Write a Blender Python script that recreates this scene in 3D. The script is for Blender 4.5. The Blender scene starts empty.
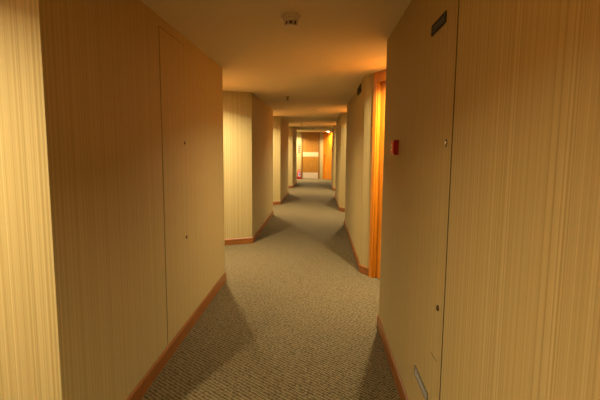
import bpy, bmesh, math
from mathutils import Vector, Matrix

S = bpy.context.scene
C = S.collection
H = 2.4                      # ceiling height
XL, XR = -1.0875, 0.525      # corridor wall planes
YBACK = -3.3
YEND = 22.4

# ------------------------------------------------------------------ materials
def mat(name):
    m = bpy.data.materials.new(name); m.use_nodes = True
    nt = m.node_tree
    return m, nt, nt.nodes['Principled BSDF']

def N(nt, t, **kw):
    n = nt.nodes.new(t)
    for k, v in kw.items():
        setattr(n, k, v)
    return n

def plain(name, col, rough=0.5, metal=0.0, spec=0.5, bump=0.0, scale=60):
    m, nt, b = mat(name)
    tc = N(nt, 'ShaderNodeTexCoord'); nz = N(nt, 'ShaderNodeTexNoise')
    nz.inputs['Scale'].default_value = scale; nz.inputs['Detail'].default_value = 3
    nt.links.new(tc.outputs['Object'], nz.inputs['Vector'])
    mx = N(nt, 'ShaderNodeMix', data_type='RGBA')
    mx.inputs[6].default_value = (*[c * 0.9 for c in col], 1); mx.inputs[7].default_value = (*[min(1, c * 1.1) for c in col], 1)
    nt.links.new(nz.outputs['Fac'], mx.inputs[0]); nt.links.new(mx.outputs[2], b.inputs['Base Color'])
    b.inputs['Roughness'].default_value = rough; b.inputs['Metallic'].default_value = metal
    b.inputs['Specular IOR Level'].default_value = spec
    if bump:
        bp = N(nt, 'ShaderNodeBump'); bp.inputs['Strength'].default_value = bump; bp.inputs['Distance'].default_value = 0.002
        nt.links.new(nz.outputs['Fac'], bp.inputs['Height']); nt.links.new(bp.outputs[0], b.inputs['Normal'])
    return m

def wallpaper(name='striped_wallpaper'):
    m, nt, b = mat(name); L = nt.links.new
    uv = N(nt, 'ShaderNodeUVMap'); uv.uv_map = 'UVMap'
    sp = N(nt, 'ShaderNodeSeparateXYZ'); L(uv.outputs[0], sp.inputs[0])
    def n1(scale, detail, rough=0.5):
        n = N(nt, 'ShaderNodeTexNoise', noise_dimensions='1D')
        n.inputs['Scale'].default_value = scale; n.inputs['Detail'].default_value = detail
        n.inputs['Roughness'].default_value = rough
        L(sp.outputs[0], n.inputs['W']); return n.outputs['Fac']
    fine = n1(120, 2, 0.75); mid = n1(30, 1); 
    # regular band of pin stripes repeated across the paper
    fr = N(nt, 'ShaderNodeMath', operation='MULTIPLY'); L(sp.outputs[0], fr.inputs[0]); fr.inputs[1].default_value = 2 * math.pi / 0.032
    sn = N(nt, 'ShaderNodeMath', operation='SINE'); L(fr.outputs[0], sn.inputs[0])
    s1 = N(nt, 'ShaderNodeMath', operation='MULTIPLY_ADD'); L(sn.outputs[0], s1.inputs[0]); s1.inputs[1].default_value = 0.05; s1.inputs[2].default_value = 0.0
    a = N(nt, 'ShaderNodeMath', operation='MULTIPLY_ADD'); L(mid, a.inputs[0]); a.inputs[1].default_value = 0.35; L(s1.outputs[0], a.inputs[2])
    a2 = N(nt, 'ShaderNodeMath', operation='MULTIPLY_ADD'); L(fine, a2.inputs[0]); a2.inputs[1].default_value = 1.15; L(a.outputs[0], a2.inputs[2])
    cr = N(nt, 'ShaderNodeValToRGB')
    e = cr.color_ramp.elements
    e[0].position = 0.48; e[0].color = (*WALL_D, 1)
    e[1].position = 0.98; e[1].color = (*WALL_L, 1)
    mm = e.new(0.72); mm.color = (*WALL_M, 1)
    L(a2.outputs[0], cr.inputs[0]); L(cr.outputs[0], b.inputs['Base Color'])
    b.inputs['Roughness'].default_value = 0.62; b.inputs['Specular IOR Level'].default_value = 0.25
    bp = N(nt, 'ShaderNodeBump'); bp.inputs['Strength'].default_value = 0.25; bp.inputs['Distance'].default_value = 0.001
    L(fine, bp.inputs['Height']); L(bp.outputs[0], b.inputs['Normal'])
    return m

def carpet():
    m, nt, b = mat('woven_carpet'); L = nt.links.new
    tc = N(nt, 'ShaderNodeTexCoord')
    mp = N(nt, 'ShaderNodeMapping'); L(tc.outputs['Object'], mp.inputs[0]); mp.inputs['Rotation'].default_value = (0, 0, math.radians(38))
    v = N(nt, 'ShaderNodeTexVoronoi'); v.inputs['Scale'].default_value = 62; v.inputs['Randomness'].default_value = 0.25
    ms = N(nt, 'ShaderNodeMapping'); L(mp.outputs[0], ms.inputs[0]); ms.inputs['Scale'].default_value = (1.0, 0.62, 1)
    L(ms.outputs[0], v.inputs['Vector'])
    nz = N(nt, 'ShaderNodeTexNoise'); nz.inputs['Scale'].default_value = 190; nz.inputs['Detail'].default_value = 2; L(tc.outputs['Object'], nz.inputs['Vector'])
    mu = N(nt, 'ShaderNodeMath', operation='MULTIPLY_ADD'); L(v.outputs['Distance'], mu.inputs[0]); mu.inputs[1].default_value = 1.1; 
    nn = N(nt, 'ShaderNodeMath', operation='MULTIPLY'); L(nz.outputs['Fac'], nn.inputs[0]); nn.inputs[1].default_value = 0.22; L(nn.outputs[0], mu.inputs[2])
    cr = N(nt, 'ShaderNodeValToRGB'); e = cr.color_ramp.elements
    e[0].position = 0.28; e[0].color = (*CARPET_L, 1); e[1].position = 0.85; e[1].color = (*CARPET_D, 1)
    L(mu.outputs[0], cr.inputs[0])
    # loops of two yarns
    vc = N(nt, 'ShaderNodeSeparateColor'); L(v.outputs['Color'], vc.inputs[0])
    mx = N(nt, 'ShaderNodeMix', data_type='RGBA', blend_type='MULTIPLY'); L(cr.outputs[0], mx.inputs[6])
    cr2 = N(nt, 'ShaderNodeValToRGB'); cr2.color_ramp.elements[0].color = (0.62, 0.6, 0.56, 1); cr2.color_ramp.elements[1].color = (1, 1, 1, 1)
    L(vc.outputs[0], cr2.inputs[0]); L(cr2.outputs[0], mx.inputs[7]); mx.inputs[0].default_value = 0.4
    L(mx.outputs[2], b.inputs['Base Color'])
    b.inputs['Roughness'].default_value = 0.95; b.inputs['Specular IOR Level'].default_value = 0.1
    bp = N(nt, 'ShaderNodeBump'); bp.invert = True; bp.inputs['Strength'].default_value = 0.6; bp.inputs['Distance'].default_value = 0.004
    L(mu.outputs[0], bp.inputs['Height']); L(bp.outputs[0], b.inputs['Normal'])
    return m

def wood(name, c1, c2, rough=0.3, scale=(9, 9, 0.7)):
    m, nt, b = mat(name); L = nt.links.new
    tc = N(nt, 'ShaderNodeTexCoord'); mp = N(nt, 'ShaderNodeMapping'); mp.inputs['Scale'].default_value = scale
    L(tc.outputs['Object'], mp.inputs[0])
    nz = N(nt, 'ShaderNodeTexNoise'); nz.inputs['Scale'].default_value = 3.2; nz.inputs['Detail'].default_value = 6; nz.inputs['Distortion'].default_value = 0.6
    L(mp.outputs[0], nz.inputs['Vector'])
    cr = N(nt, 'ShaderNodeValToRGB'); e = cr.color_ramp.elements
    e[0].position = 0.3; e[0].color = (*c1, 1); e[1].position = 0.7; e[1].color = (*c2, 1)
    L(nz.outputs['Fac'], cr.inputs[0]); L(cr.outputs[0], b.inputs['Base Color'])
    b.inputs['Roughness'].default_value = rough
    return m

def emit(name, col, strength):
    m, nt, b = mat(name)
    b.inputs['Base Color'].default_value = (*col, 1)
    b.inputs['Emission Color'].default_value = (*col, 1); b.inputs['Emission Strength'].default_value = strength
    return m

WALL_D = (0.268, 0.198, 0.068); WALL_M = (0.318, 0.247, 0.095); WALL_L = (0.388, 0.310, 0.132)
CARPET_L = (0.195, 0.151, 0.074); CARPET_D = (0.028, 0.019, 0.004)
LAMP = (1.0, 0.84, 0.57)
LAMP_E = 330.0
LAMP_W = 86.0
SPREAD = 146

M_wall = wallpaper()
M_carpet = carpet()
M_ceil = plain('ceiling_paint', (0.62, 0.56, 0.42), 0.8, spec=0.2, bump=0.12, scale=90)
M_wood = wood('orange_varnished_wood', (0.38, 0.115, 0.004), (0.56, 0.19, 0.007), 0.38)
M_woodd = wood('door_wood', (0.20, 0.085, 0.006), (0.29, 0.125, 0.010), 0.45)
M_base = wood('baseboard_wood', (0.15, 0.050, 0.008), (0.22, 0.078, 0.013), 0.35, (0.8, 0.8, 9))
M_dark = plain('dark_gap', (0.02, 0.014, 0.008), 0.8)
M_black = plain('black_plastic', (0.02, 0.017, 0.015), 0.45)
M_brown = plain('brown_mesh', (0.16, 0.09, 0.035), 0.7)
M_grille = plain('grey_grille_paint', (0.13, 0.115, 0.08), 0.5)
M_bronze = plain('dark_bronze', (0.10, 0.05, 0.03), 0.3, 0.8)
M_kick = plain('pale_metal_plate', (0.42, 0.33, 0.22), 0.45)
M_chrome = plain('chrome', (0.75, 0.72, 0.66), 0.22, 1.0)
M_brass = plain('aged_brass', (0.35, 0.2, 0.08), 0.35, 1.0)
M_steel = plain('brushed_steel', (0.42, 0.38, 0.32), 0.4, 1.0)
M_red = plain('red_plastic', (0.33, 0.012, 0.014), 0.35)
M_redp = plain('red_enamel', (0.62, 0.02, 0.02), 0.3)
M_white = plain('off_white_plastic', (0.62, 0.54, 0.42), 0.45)
M_paper = plain('cream_plate', (0.80, 0.70, 0.50), 0.45)
M_plate = plain('door_plate', (0.42, 0.33, 0.18), 0.5)
M_frame2 = wood('dull_frame_wood', (0.17, 0.085, 0.015), (0.24, 0.12, 0.022), 0.45)
M_blue = plain('pale_blue_label', (0.42, 0.47, 0.62), 0.5)
M_navy = plain('navy_print', (0.05, 0.06, 0.2), 0.5)
M_lens = emit('lamp_lens', LAMP, LAMP_E)
M_bulb = plain('sprinkler_glass', (0.4, 0.02, 0.02), 0.1)

# ------------------------------------------------------------------ mesh helpers
def obj(name, bm, m, parent=None, smooth=False, bevel=0.0):
    if bevel:
        es = [e for e in bm.edges if len(e.link_faces) == 2 and e.calc_face_angle(0) > 0.6]
        bmesh.ops.bevel(bm, geom=es, offset=bevel, segments=2, affect='EDGES', profile=0.5)
    bmesh.ops.recalc_face_normals(bm, faces=bm.faces)
    if smooth:
        for f in bm.faces: f.smooth = True
        for e in bm.edges:
            if len(e.link_faces) == 2 and e.calc_face_angle(0) > 0.7: e.smooth = False
    me = bpy.data.meshes.new(name); bm.to_mesh(me); bm.free()
    me.materials.append(m)
    o = bpy.data.objects.new(name, me); C.objects.link(o)
    if parent: o.parent = parent
    return o

def thing(name, label, cat, loc=(0, 0, 0), rotz=0.0, group=None):
    o = bpy.data.objects.new(name, None); C.objects.link(o)
    o.empty_display_size = 0.1
    o.location = loc; o.rotation_euler = (0, 0, rotz)
    o['label'] = label; o['category'] = cat
    if group: o['group'] = group
    return o

def struct(o):
    o['kind'] = 'structure'; return o

def box(bm, x0, x1, y0, y1, z0, z1, mtx=None):
    vs = [bm.verts.new((x, y, z)) for x in (x0, x1) for y in (y0, y1) for z in (z0, z1)]
    for q in ((0, 1, 3, 2), (4, 6, 7, 5), (0, 4, 5, 1), (2, 3, 7, 6), (0, 2, 6, 4), (1, 5, 7, 3)):
        bm.faces.new([vs[i] for i in q])
    if mtx: bmesh.ops.transform(bm, matrix=mtx, verts=vs)
    return vs

def bx(*a):
    bm = bmesh.new(); box(bm, *a); return bm

def lathe(bm, prof, seg=32, mtx=None):
    """prof: list of (r, z)"""
    rings = []
    allv = []
    for r, z in prof:
        if r < 1e-6:
            v = bm.verts.new((0, 0, z)); rings.append([v]); allv.append(v)
        else:
            ring = [bm.verts.new((r * math.cos(2 * math.pi * i / seg), r * math.sin(2 * math.pi * i / seg), z)) for i in range(seg)]
            rings.append(ring); allv += ring
    for a, b in zip(rings, rings[1:]):
        for i in range(seg):
            j = (i + 1) % seg
            if len(a) == 1 and len(b) == 1: continue
            if len(a) == 1: bm.faces.new((a[0], b[i], b[j]))
            elif len(b) == 1: bm.faces.new((a[i], b[0], a[j]))
            else: bm.faces.new((a[i], b[i], b[j], a[j]))
    if mtx: bmesh.ops.transform(bm, matrix=mtx, verts=allv)
    return allv

def tube(bm, pts, r, seg=8):
    pts = [Vector(p) for p in pts]; rings = []
    for i, p in enumerate(pts):
        d = (pts[min(i + 1, len(pts) - 1)] - pts[max(i - 1, 0)]).normalized()
        u = d.cross(Vector((0, 0, 1)))
        if u.length < 1e-3: u = d.cross(Vector((0, 1, 0)))
        u.normalize(); w = d.cross(u)
        rings.append([bm.verts.new(p + r * (math.cos(2 * math.pi * k / seg) * u + math.sin(2 * math.pi * k / seg) * w)) for k in range(seg)])
    for a, b in zip(rings, rings[1:]):
        for k in range(seg):
            bm.faces.new((a[k], a[(k + 1) % seg], b[(k + 1) % seg], b[k]))
    bm.faces.new(rings[0]); bm.faces.new(rings[-1][::-1])

def wall_prism(name, poly, z0=0.0, z1=H, m=None, u0=0.0):
    """solid wall of the given plan, its paper laid out in metres along the walls"""
    bm = bmesh.new(); uvl = bm.loops.layers.uv.new('UVMap')
    lo = [bm.verts.new((x, y, z0)) for x, y in poly]; hi = [bm.verts.new((x, y, z1)) for x, y in poly]
    n = len(poly); u = u0
    for i in range(n):
        j = (i + 1) % n
        d = (Vector(poly[j]) - Vector(poly[i])).length
        f = bm.faces.new((lo[i], lo[j], hi[j], hi[i]))
        for l, c in zip(f.loops, ((u, z0), (u + d, z0), (u + d, z1), (u, z1))): l[uvl].uv = c
        u += d
    bm.faces.new(lo[::-1]); bm.faces.new(hi)
    o = obj(name, bm, m or M_wall)
    return struct(o)

def off_poly(pts, d):
    """polyline offset to its left side by d, mitred"""
    pts = [Vector(p) for p in pts]; out = []
    for i, p in enumerate(pts):
        ds = []
        if i > 0: ds.append((p - pts[i - 1]).normalized())
        if i < len(pts) - 1: ds.append((pts[i + 1] - p).normalized())
        ns = [Vector((-t.y, t.x)) for t in ds]
        n = sum(ns, Vector((0, 0))).normalized()
        out.append(p + n * (d / n.dot(ns[0])))
    return out

def baseboard(name, pts, t=0.014, h=0.10):
    """pts run so that the room lies on the left"""
    bm = bmesh.new()
    prof = [(0, 0), (t, 0), (t, h - 0.012), (t - 0.005, h - 0.002), (t - 0.009, h), (0, h)]
    cols = [[bm.verts.new((q.x, q.y, z)) for q in off_poly(pts, d)] for d, z in prof]
    k = len(prof)
    for a in range(k):
        b = (a + 1) % k
        for i in range(len(pts) - 1):
            bm.faces.new((cols[a][i], cols[a][i + 1], cols[b][i + 1], cols[b][i]))
    bm.faces.new([c[0] for c in cols][::-1]); bm.faces.new([c[-1] for c in cols])
    return struct(obj(name, bm, M_base))

# ------------------------------------------------------------------ plan
LN = [1.69, 6.875, 11.83, 17.05]        # near ends of the left piers
LC = [4.854, 9.985, 14.86, 19.95]       # far ends
RN = [0.20, 5.32, 10.75, 16.2]
RC = [3.648, 8.885, 14.1, 19.2]
XRk = [0.525, 0.520, 0.500, 0.500]      # the right wall planes
LB = XL - 0.80                          # back of the left niches
RB = XR + 0.70                          # back of the right niches
DN = Vector((0.48, -0.88)).normalized() # direction of the angled door walls on the right
OX = 0.25                               # thickness behind the niches

# floor and ceiling
bm = bx(LB - OX, RB + OX, YBACK - .1, YEND + .3, -0.1, 0.0); fl = struct(obj('floor', bm, M_carpet))
bm = bx(LB - OX, RB + OX, YBACK - .1, YEND + .3, H, H + 0.1); struct(obj('ceiling', bm, M_ceil))

door_no = [0]
def room_door(a, b, depth, into, handle_at_b=True, leaf_m=None, header=0.115, frame_m=None, handle=True):
    """door set filling the notch from plan point a to b, cut 'depth' deep along 'into'"""
    door_no[0] += 1
    a = Vector(a); b = Vector(b); w = (b - a).length; d = (b - a).normalized()
    # local frame: x along a->b, y = into the wall, z up
    root = bpy.data.objects.new('door_%d' % door_no[0], None); C.objects.link(root)
    root.matrix_world = Matrix(((d.x, into.x, 0, a.x), (d.y, into.y, 0, a.y), (0, 0, 1, 0), (0, 0, 0, 1)))
    root['kind'] = 'structure'
    g = 0.001; cw = 0.05; D = depth - g
    fb = bmesh.new()
    # jambs run the depth of the notch; casings stand proud of the wallpaper
    hz = H - 0.002
    box(fb, g, 0.035, 0.0, D, 0.001, hz)
    box(fb, w - 0.035, w - g, 0.0, D, 0.001, hz)
    box(fb, 0.035, w - 0.035, 0.0, D, H - header + 0.02, hz)
    box(fb, -0.035, 0.022, -0.016, -0.0005, 0.001, hz)
    box(fb, w - 0.022, w + 0.035, -0.016, -0.0005, 0.001, hz)
    box(fb, 0.022, w - 0.022, -0.016, -0.0005, H - header, hz)
    # door stop
    box(fb, 0.035, 0.048, 0.078, D, 0.001, H - header + 0.02)
    box(fb, w - 0.048, w - 0.035, 0.078, D, 0.001, H - header + 0.02)
    obj('door_frame', fb, frame_m or M_wood, root, bevel=0.002)
    leaf = obj('door_leaf', bx(0.038, w - 0.038, 0.034, 0.074, 0.008, H - header + 0.015), leaf_m or M_wood, root, bevel=0.002)
    if not handle: return root
    hx = w - 0.11 if handle_at_b else 0.11
    s = -1 if handle_at_b else 1
    hb = bmesh.new()
    box(hb, hx - 0.022, hx + 0.022, 0.026, 0.0335, 0.93, 1.15)
    tube(hb, [(hx, 0.027, 1.06), (hx, -0.012, 1.06), (hx + s * 0.015, -0.022, 1.06), (hx + s * 0.12, -0.022, 1.058)], 0.009)
    obj('door_handle', hb, M_brass, root, smooth=True)
    lb = bmesh.new(); box(lb, hx - 0.03, hx + 0.03, 0.016, 0.0335, 1.17, 1.27)
    obj('card_reader', lb, M_black, root, bevel=0.003)
    return root

# left piers and niches
def left_pier(yn, yc, first=False, last=False):
    poly = [(XL, yn), (LB, yn - 0.38), (LB - OX + .02, yn - 0.38), (LB - OX + .02, yc + 0.16), (LB, yc + 0.16), (XL, yc)]
    wall_prism('wall_left', poly[::-1])
    baseboard('baseboard_left', [(LB, yc + 0.16), (XL, yc), (XL, yn), (LB, yn - 0.38)])

for yn, yc in zip(LN, LC): left_pier(yn, yc)
def left_back(y0, y1, door=True):
    """back wall of a left niche with its room door"""
    w = 0.98; ym = (y0 + y1) / 2
    ya, yb = ym - w / 2, ym + w / 2; dp = 0.10
    wall_prism('wall_left', [(LB, y0), (LB, ya), (LB - dp, ya), (LB - dp, yb), (LB, yb), (LB, y1), (LB - OX + .02, y1), (LB - OX + .02, y0)][::-1])
    room_door((LB, ya), (LB, yb), dp, Vector((-1, 0)), handle_at_b=False)
    baseboard('baseboard_left', [(LB, ya - 0.037), (LB, y0 + 0.015)]); baseboard('baseboard_left', [(LB, y1 - 0.015), (LB, yb + 0.037)])
ends = [-0.35] + [c for c in LC]
for i, yn in enumerate(LN):
    y0 = (LC[i - 1] + 0.16) if i else -0.15
    left_back(y0 + 0.0005, yn - 0.38 - 0.0005)
# pier behind the camera and last niche
wall_prism('wall_left', [(XL, YBACK), (XL, -0.31), (LB, -0.15), (LB - OX + .02, -0.15), (LB - OX + .02, YBACK)])
baseboard('baseboard_left', [(LB, -0.15), (XL, -0.31), (XL, YBACK + .015)])
wall_prism('wall_left', [(LB, LC[3] + 0.1605), (LB, YEND), (LB - OX + .02, YEND), (LB - OX + .02, LC[3] + 0.1605)])

# right piers: far end square niche wall, near end angled door wall
def right_pier(x, yn, yc, s0=0.235):
    n = Vector((x, yn)); into = Vector((0.88, 0.48)).normalized()
    s = (RB - x) / DN.x; e = n + DN * s
    s1, dp = min(s0 + 1.0, s - 0.04), 0.10
    a = n + DN * s0; b = n + DN * s1
    poly = [(x, yc), (x, yn), tuple(a), tuple(a + into * dp), tuple(b + into * dp), tuple(b), tuple(e),
            (RB + OX - .02, e.y), (RB + OX - .02, yc + 0.10), (RB, yc + 0.10)]
    wall_prism('wall_right', poly)
    room_door(a, b, dp, into)
    ca = n + DN * (s0 - 0.037)
    baseboard('baseboard_right', [tuple(ca), (x, yn), (x, yc), (RB, yc + 0.10)])
    return e.y
ey = [right_pier(x, a, b, s0) for x, a, b, s0 in zip(XRk, RN, RC, (0.235, 0.235, 0.36, 0.36))]
for i in range(1, 4):
    y0, y1 = RC[i - 1] + 0.1005, ey[i] - 0.0005
    wall_prism('wall_right', [(RB, y1), (RB, y0), (RB + OX - .02, y0), (RB + OX - .02, y1)])
    baseboard('baseboard_right', [(RB, y0 + .015), (RB, y1 - .02)])
# behind the camera
wall_prism('wall_right', [(RB, ey[0] - .0005), (RB, -1.6), (XR, -1.7), (XR, YBACK), (RB + OX - .02, YBACK), (RB + OX - .02, ey[0] - .0005)])
wall_prism('wall_back', [(LB - OX + .02, YBACK - .08), (RB + OX - .02, YBACK - .08), (RB + OX - .02, YBACK - .0005), (LB - OX + .02, YBACK - .0005)])

# far end: timber door with pale plates, then a strip of wallpaper and an angled room door
ea = Vector((0.145, YEND)); into = Vector((0.88, 0.48)).normalized()
dx0, dx1, dp = -0.955, -0.055, 0.12
sA, sB = 0.035, 1.035
pa, pb = ea + DN * sA, ea + DN * sB
pe = ea + DN * 1.2
wall_prism('wall_end', [(LB - OX + .02, YEND + .0005), (dx0, YEND + .0005), (dx0, YEND + dp), (dx1, YEND + dp), (dx1, YEND + .0005), tuple(ea), tuple(pa), tuple(pa + into * 0.1),
                        tuple(pb + into * 0.1), tuple(pb), tuple(pe), (RB + OX - .02, pe.y), (RB + OX - .02, YEND + .29), (LB - OX + .02, YEND + .29)][::-1])
wall_prism('wall_right', [(RB, pe.y - .0005), (RB, RC[3] + .1005), (RB + OX - .02, RC[3] + .1005), (RB + OX - .02, pe.y - .0005)])
room_door(pa, pb, 0.1, into, handle_at_b=False)
far = room_door((dx0, YEND + .0005), (dx1, YEND + .0005), dp, Vector((0, 1)), handle=False, leaf_m=M_woodd, frame_m=M_frame2)
fw = dx1 - dx0
obj('push_plate', bx(0.05, fw - 0.05, 0.028, 0.0335, 1.15, 1.38), M_plate, far)
obj('kick_plate', bx(0.05, fw - 0.05, 0.028, 0.0335, 0.02, 0.33), M_kick, far)
baseboard('baseboard_end', [(dx0 - 0.037, YEND), (LB, YEND)])

# ------------------------------------------------------------------ riser cupboard doors, flush with the paper
def cupboard_door(label, side, y0, y1, z0, z1, locks, vents=(), g=0.005):
    """flush papered door: a dark gap, a papered leaf, lock cylinders and grilles. side = +1 right wall, -1 left wall"""
    X = XR if side > 0 else XL
    t = thing('access_door', label, 'door', (X, (y0 + y1) / 2, z0))
    inn = -side
    def lx(d0, d1): return (min(inn * d0, inn * d1), max(inn * d0, inn * d1))
    w = (y1 - y0) / 2; h = z1 - z0
    a, b = lx(0.0003, 0.0012)
    obj('edge_gap', bx(a, b, -w - g, w + g, -0.0, h + g + .002), M_dark, t)
    bm = bmesh.new(); uvl = bm.loops.layers.uv.new('UVMap')
    a, b = lx(0.0014, 0.0032)
    box(bm, a, b, -w, w, 0.001, h)
    # the leaf carries the paper straight across from the wall around it
    if side > 0: u_of = lambda y: (RC[0] - y)          # poly starts at (x, yc) -> (x, yn)
    else: u_of = lambda y: UL - y
    for f in bm.faces:
        for l in f.loops:
            l[uvl].uv = (u_of(l.vert.co.y + (y0 + y1) / 2), l.vert.co.z + z0)
    leaf = obj('door_leaf', bm, M_wall, t)
    for y, z, kind in locks:
        m = Matrix.Translation((inn * 0.0033, y - (y0 + y1) / 2, z - z0)) @ Matrix.Rotation(inn * math.pi / 2, 4, 'Y')
        lb = bmesh.new()
        lathe(lb, [(0, 0), (0.0125, 0), (0.0125, 0.003), (0.0105, 0.0065), (0.007, 0.0085), (0, 0.009)] if kind == 'chrome'
              else [(0, 0), (0.013, 0), (0.013, 0.003), (0.010, 0.0065), (0, 0.007)], 24, m)
        lo = obj('lock', lb, M_chrome if kind == 'chrome' else M_bronze, t, smooth=True)
        sb = bmesh.new(); xa, xb = lx(0.0124 if kind == 'chrome' else 0.0104, 0.0129 if kind == 'chrome' else 0.0110)
        box(sb, xa, xb, -0.0018 + y - (y0 + y1) / 2, 0.0018 + y - (y0 + y1) / 2, z - z0 - 0.006, z - z0 + 0.006)
        ks = obj('keyhole', sb, M_black, lo)
        if kind == 'chrome':
            eb = bmesh.new(); lathe(eb, [(0.0127, 0), (0.0165, 0), (0.0165, 0.0015), (0.0127, 0.0015)], 24, m)
            obj('escutcheon', eb, M_black, lo, smooth=True)
    for (va, vb, za, zb, mt) in vents:
        c = (y0 + y1) / 2
        fb = bmesh.new(); xa, xb = lx(0.0033, 0.0085); fwid = 0.008
        box(fb, xa, xb, va - c, vb - c, zb - z0 - fwid, zb - z0); box(fb, xa, xb, va - c, vb - c, za - z0, za - z0 + fwid)
        box(fb, xa, xb, va - c, va - c + fwid, za - z0 + fwid, zb - z0 - fwid); box(fb, xa, xb, vb - c - fwid, vb - c, za - z0 + fwid, zb - z0 - fwid)
        fr = obj('vent_grille', fb, M_grille if mt == 'steel' else M_dark, t, bevel=0.001)
        bb = bmesh.new(); xa, xb = lx(0.0033, 0.0038); box(bb, xa, xb, va - c + fwid, vb - c - fwid, za - z0 + fwid, zb - z0 - fwid)
        obj('vent_backing', bb, M_black, fr)
        sl = bmesh.new(); nsl = 4
        for i in range(nsl):
            zc = za - z0 + fwid + (i + .5) * (zb - za - 2 * fwid) / nsl
            mm = Matrix.Translation((inn * 0.0062, 0, zc)) @ Matrix.Rotation(inn * 0.6, 4, 'Y')
            box(sl, -0.0024, 0.0024, va - c + fwid, vb - c - fwid, -0.0009, 0.0009, mm)
        obj('vent_slat', sl, M_grille if mt == 'steel' else M_black, fr)
    return t
# paper coordinate along the first left pier (poly reversed starts at (XL,yc)->(LB..))
_pl = [(XL, LC[0]), (LB, LC[0] + 0.16), (LB - OX + .02, LC[0] + 0.16), (LB - OX + .02, LN[0] - 0.38), (LB, LN[0] - 0.38), (XL, LN[0])]
UL = sum((Vector(_pl[i + 1]) - Vector(_pl[i])).length for i in range(5)) + LN[0]
# (u grows with y on the left wall)
_u0 = UL - 2 * LN[0]
UL = _u0
def _fix_left(t):
    leaf = [c for c in t.children if c.name.startswith('door_leaf')][0]
    me = leaf.data; uv = me.uv_layers['UVMap'].data
    for l in me.loops:
        v = me.vertices[l.vertex_index].co
        uv[l.index].uv = (_u0 + v.y + t.location.y, v.z + t.location.z)
tl = cupboard_door('narrow flush papered cupboard door in the dark left wall, two small locks', -1, 2.955, 3.475, 0.104, 2.328,
                   [(3.44, 1.565, 'brass'), (3.435, 0.803, 'brass')], g=0.0025)
_fix_left(tl)
tr = cupboard_door('narrow flush papered cupboard door in the right wall with two slim grilles', 1, 1.772, 2.30, 0.104, 2.262,
                   [(1.845, 1.554, 'chrome'), (1.848, 0.841, 'brass')],
                   [(1.922, 2.155, 2.058, 2.106, 'black'), (1.946, 2.224, 0.335, 0.386, 'steel')])
sc = bmesh.new(); mm = Matrix.Translation((-0.0034, 1.885 - 2.036, 0.60 - 0.104)) 
box(sc, -0.0004, 0.0002, -0.045, 0.045, -0.0018, 0.0018, mm)
obj('scratch', sc, M_dark, tr)

# ------------------------------------------------------------------ small fittings
def smoke_detector(label, x, y, r=0.067):
    t = thing('smoke_detector', label, 'smoke detector', (x, y, H), 0)
    b = bmesh.new(); lathe(b, [(0, -0.0005), (r, -0.0005), (r, -0.010), (r * .94, -0.016), (0, -0.016)], 40); obj('base', b, M_white, t, smooth=True)
    b = bmesh.new(); lathe(b, [(0, -0.0165), (r * .80, -0.0165), (r * .82, -0.024), (r * .76, -0.030), (0, -0.030)], 40); obj('housing', b, M_white, t, smooth=True)
    b = bmesh.new(); lathe(b, [(0, -0.0305), (r * .55, -0.0305), (r * .52, -0.046), (0, -0.046)], 32); obj('chamber', b, M_brown, t, smooth=True)
    for k in range(8):
        b = bmesh.new(); box(b, r * .56, r * .72, -0.005, 0.005, -0.047, -0.0305, Matrix.Rotation(2 * math.pi * (k + .5) / 8, 4, 'Z'))
        obj('cage_rib', b, M_white, t)
    b = bmesh.new(); lathe(b, [(0, -0.0475), (r * .66, -0.0475), (r * .62, -0.053), (r * .40, -0.058), (0, -0.059)], 32); obj('cap', b, M_white, t, smooth=True)
    for c in t.children: c.scale = (1.0, 1.0, 1.3)
    return t
smoke_detector('round off-white smoke detector on the ceiling nearest the front', -0.205, 2.985)
smoke_detector('tiny round smoke detector on the ceiling far down the corridor', -0.315, 17.6)

def sprinkler(label, x, y):
    t = thing('sprinkler', label, 'sprinkler', (x, y, H), 0, None)
    b = bmesh.new(); lathe(b, [(0, -0.0005), (0.034, -0.0005), (0.030, -0.008), (0.014, -0.012), (0, -0.012)], 24); obj('escutcheon', b, M_brown, t, smooth=True)
    b = bmesh.new(); lathe(b, [(0, -0.0125), (0.010, -0.0125), (0.010, -0.026), (0, -0.026)], 16)
    for s in (-1, 1): tube(b, [(s * .008, 0, -0.024), (s * .020, 0, -0.038), (s * .003, 0, -0.053)], 0.0045, 6)
    obj('frame', b, M_brown, t, smooth=True)
    b = bmesh.new(); lathe(b, [(0, -0.0545), (0.026, -0.0545), (0.026, -0.0575), (0, -0.0575)], 20); obj('deflector', b, M_brown, t, smooth=True)
    b = bmesh.new(); tube(b, [(0, 0, -0.0265), (0, 0, -0.0505)], 0.0025, 6); obj('glass_bulb', b, M_bulb, t)
sprinkler('small dark sprinkler head on the ceiling, the nearer of two', -0.565, 7.45)
sprinkler('small dark sprinkler head on the ceiling, the farther of two', -0.665, 15.0)

def call_point(label, x, y, z, s=0.10):
    t = thing('fire_call_point', label, 'fire alarm button', (x, y, z))
    h = s / 2
    obj('housing', bx(-0.032, 0.0, -h, h, -h, h), M_red, t, bevel=0.004)
    b = bmesh.new(); box(b, -0.0385, -0.0322, -h * .78, h * .78, -h * .78, h * .78); fc = obj('faceplate', b, M_redp, t, bevel=0.002)
    obj('glass', bx(-0.0402, -0.0388, -h * .45, h * .45, -h * .42, h * .42), M_paper, fc)
    b = bmesh.new(); lathe(b, [(0, 0), (h * .18, 0), (h * .18, 0.0006), (0, 0.0006)], 16, Matrix.Translation((-0.0403, 0, 0)) @ Matrix.Rotation(-math.pi / 2, 4, 'Y'))
    obj('button_mark', b, M_black, fc)
call_point('red square fire call point on the near right wall', XR, 3.01, 1.54)
call_point('tiny fire call point on the farthest right wall segment', XRk[3], 17.5, 1.52)

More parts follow.
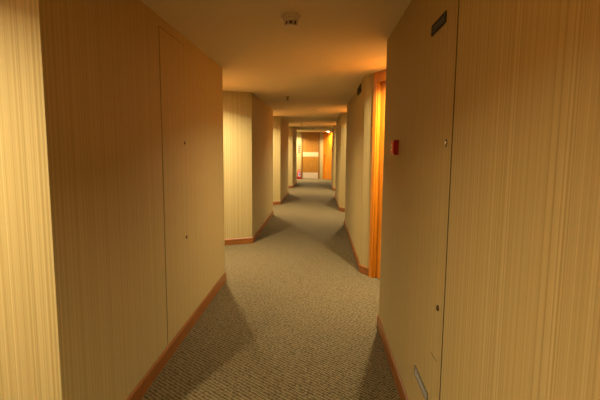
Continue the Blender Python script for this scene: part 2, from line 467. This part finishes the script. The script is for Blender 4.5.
# black linear grille high on the second right wall
t = thing('wall_grille', 'small black grille just under the ceiling on the second right wall', 'grille', (XRk[1], 6.0, 2.325))
b = bmesh.new()
box(b, -0.006, -0.0005, -0.2, 0.2, -0.05, 0.05); obj('backing', b, M_black, t)
b = bmesh.new()
box(b, -0.016, -0.0062, -0.2, 0.2, 0.040, 0.05); box(b, -0.016, -0.0062, -0.2, 0.2, -0.05, -0.04)
box(b, -0.016, -0.0062, -0.2, -0.19, -0.04, 0.04); box(b, -0.016, -0.0062, 0.19, 0.2, -0.04, 0.04)
obj('frame', b, M_black, t)
b = bmesh.new()
for i in range(5): box(b, -0.004, 0.004, -0.189, 0.189, -0.0012, 0.0012, Matrix.Translation((-0.011, 0, -0.03 + i * 0.015)) @ Matrix.Rotation(-0.6, 4, 'Y'))
obj('slats', b, M_dark, t)

# fire extinguisher and its sign at the far end
t = thing('fire_extinguisher', 'red fire extinguisher with pale label standing against the far end wall', 'fire extinguisher', (-1.085, YEND - 0.14, 0.0))
b = bmesh.new(); lathe(b, [(0, 0.055), (0.080, 0.055), (0.085, 0.07), (0.085, 0.36), (0.075, 0.40), (0.045, 0.43), (0.022, 0.44), (0.022, 0.455), (0, 0.455)], 28); obj('cylinder', b, M_redp, t, smooth=True)
b = bmesh.new(); lathe(b, [(0, 0.001), (0.105, 0.001), (0.105, 0.10), (0.098, 0.10), (0.098, 0.05), (0, 0.05)], 28); obj('stand', b, M_red, t, smooth=True)
b = bmesh.new(); lathe(b, [(0, 0.456), (0.017, 0.456), (0.017, 0.485), (0.01, 0.49), (0, 0.49)], 16); obj('valve', b, M_black, t, smooth=True)
b = bmesh.new(); box(b, -0.012, 0.012, -0.09, 0.03, 0.5, 0.512); box(b, -0.012, 0.012, -0.09, 0.01, 0.53, 0.54, Matrix.Rotation(0.06, 4, 'X')); box(b, -0.012, 0.012, 0.0, 0.014, 0.4905, 0.535)
obj('handle', b, M_redp, t)
b = bmesh.new(); tube(b, [(0.015, 0, 0.472), (0.06, 0, 0.478), (0.098, 0, 0.44), (0.103, 0, 0.34), (0.103, 0, 0.18)], 0.009)
obj('hose', b, M_black, t, smooth=True)
def curved_plate(r, a0, a1, z0, z1, th=0.0012, n=12):
    b = bmesh.new(); cols = []
    for i in range(n + 1):
        a = a0 + (a1 - a0) * i / n
        cols.append([b.verts.new((rr * math.cos(a), rr * math.sin(a), z)) for rr, z in ((r, z0), (r + th, z0), (r + th, z1), (r, z1))])
    for p, q in zip(cols, cols[1:]):
        for k in range(4): b.faces.new((p[k], p[(k + 1) % 4], q[(k + 1) % 4], q[k]))
    b.faces.new(cols[0][::-1]); b.faces.new(cols[-1]); return b
lab = obj('label_panel', curved_plate(0.0852, math.radians(-110), math.radians(-35), 0.13, 0.34), M_blue, t)
obj('label_print', curved_plate(0.0866, math.radians(-88), math.radians(-55), 0.22, 0.29), M_navy, lab)

t = thing('fire_sign', 'narrow vertical red and white sign on the wall above the extinguisher', 'sign', (-1.085, YEND, 1.53))
obj('board', bx(-0.055, 0.055, -0.006, -0.0005, -0.19, 0.24), M_redp, t, bevel=0.001)
for z in (-0.13, -0.03, 0.07):
    obj('sign_mark', bx(-0.022, 0.022, -0.0075, -0.0062, z, z + 0.018), M_paper, t)
t2 = bmesh.new(); box(t2, -0.015, 0.02, -0.0075, -0.0062, 0.16, 0.19); obj('pictogram', t2, M_paper, t)

# ------------------------------------------------------------------ ceiling lights in the niches
def downlight(label, x, y, w, group='round ceiling lights in the door niches'):
    t = thing('ceiling_light', label, 'ceiling light', (x, y, H), 0, group)
    b = bmesh.new(); lathe(b, [(0.058, -0.0005), (0.080, -0.0005), (0.078, -0.012), (0.058, -0.014), (0.056, -0.004)], 40)
    # close the ring
    obj('trim_ring', b, M_white, t, smooth=True)
    b = bmesh.new(); lathe(b, [(0, -0.001), (0.0555, -0.001), (0.0555, -0.010), (0.045, -0.015), (0.025, -0.019), (0, -0.020)], 32); obj('lens', b, M_lens, t, smooth=True)
    ld = bpy.data.lights.new('lamp', 'AREA'); ld.shape = 'DISK'; ld.size = 0.06; ld.energy = w; ld.color = LAMP; ld.spread = math.radians(SPREAD)
    lo = bpy.data.objects.new('lamp', ld); C.objects.link(lo); lo.parent = t; lo.location = (0, 0, -0.022)
    return t
LL = [(-1.46, 0.64), (-1.46, 5.815), (-1.46, 10.87), (-1.46, 15.95), (-1.34, 21.7)]
RL = [(0.76, -0.5), (0.755, 4.55), (0.755, 9.95), (0.74, 15.4), (0.37, 21.5)]
for i, (x, y) in enumerate(LL):
    downlight(['round ceiling light in the left niche nearest the front', 'round ceiling light in the second left niche', 'round ceiling light in the third left niche',
               'round ceiling light in the fourth left niche', 'round ceiling light left of the far timber door'][i], x, y, LAMP_W * (1.0 if i < 4 else 1.35))
for i, (x, y) in enumerate(RL):
    downlight(['round ceiling light in the right niche behind the front wall', 'round ceiling light by the nearest right orange door', 'round ceiling light in the second right door niche',
               'round ceiling light in the third right door niche', 'round ceiling light glowing above the far orange door'][i], x, y, LAMP_W * (0.82 if i < 4 else 0.75))

# ------------------------------------------------------------------ world, camera, view
w = bpy.data.worlds.new('world'); S.world = w; w.use_nodes = True
w.node_tree.nodes['Background'].inputs[0].default_value = (0.02, 0.015, 0.01, 1)

f, pit, roll, yaw, h = 433.4755, 0.1166, 0.0081, -0.0458, 1.5231
cp, sp = math.cos(pit), math.sin(pit); cr_, sr = math.cos(roll), math.sin(roll); cy, sy = math.cos(yaw), math.sin(yaw)
F = Vector((sy * cp, cy * cp, -sp)); R = Vector((cy, -sy, 0)); U = R.cross(F)
R2 = cr_ * R + sr * U; U2 = -sr * R + cr_ * U
cam = bpy.data.cameras.new('camera'); co = bpy.data.objects.new('camera', cam); C.objects.link(co)
cam.sensor_width = 36; cam.lens = f / 600 * 36; cam.clip_start = 0.02
co.matrix_world = Matrix(((R2.x, U2.x, -F.x, 0), (R2.y, U2.y, -F.y, 0), (R2.z, U2.z, -F.z, h), (0, 0, 0, 1)))
S.camera = co

S.view_settings.view_transform = 'Standard'; S.view_settings.look = 'None'
S.view_settings.exposure = 0.0; S.view_settings.gamma = 1.0; S.view_settings.use_curve_mapping = False
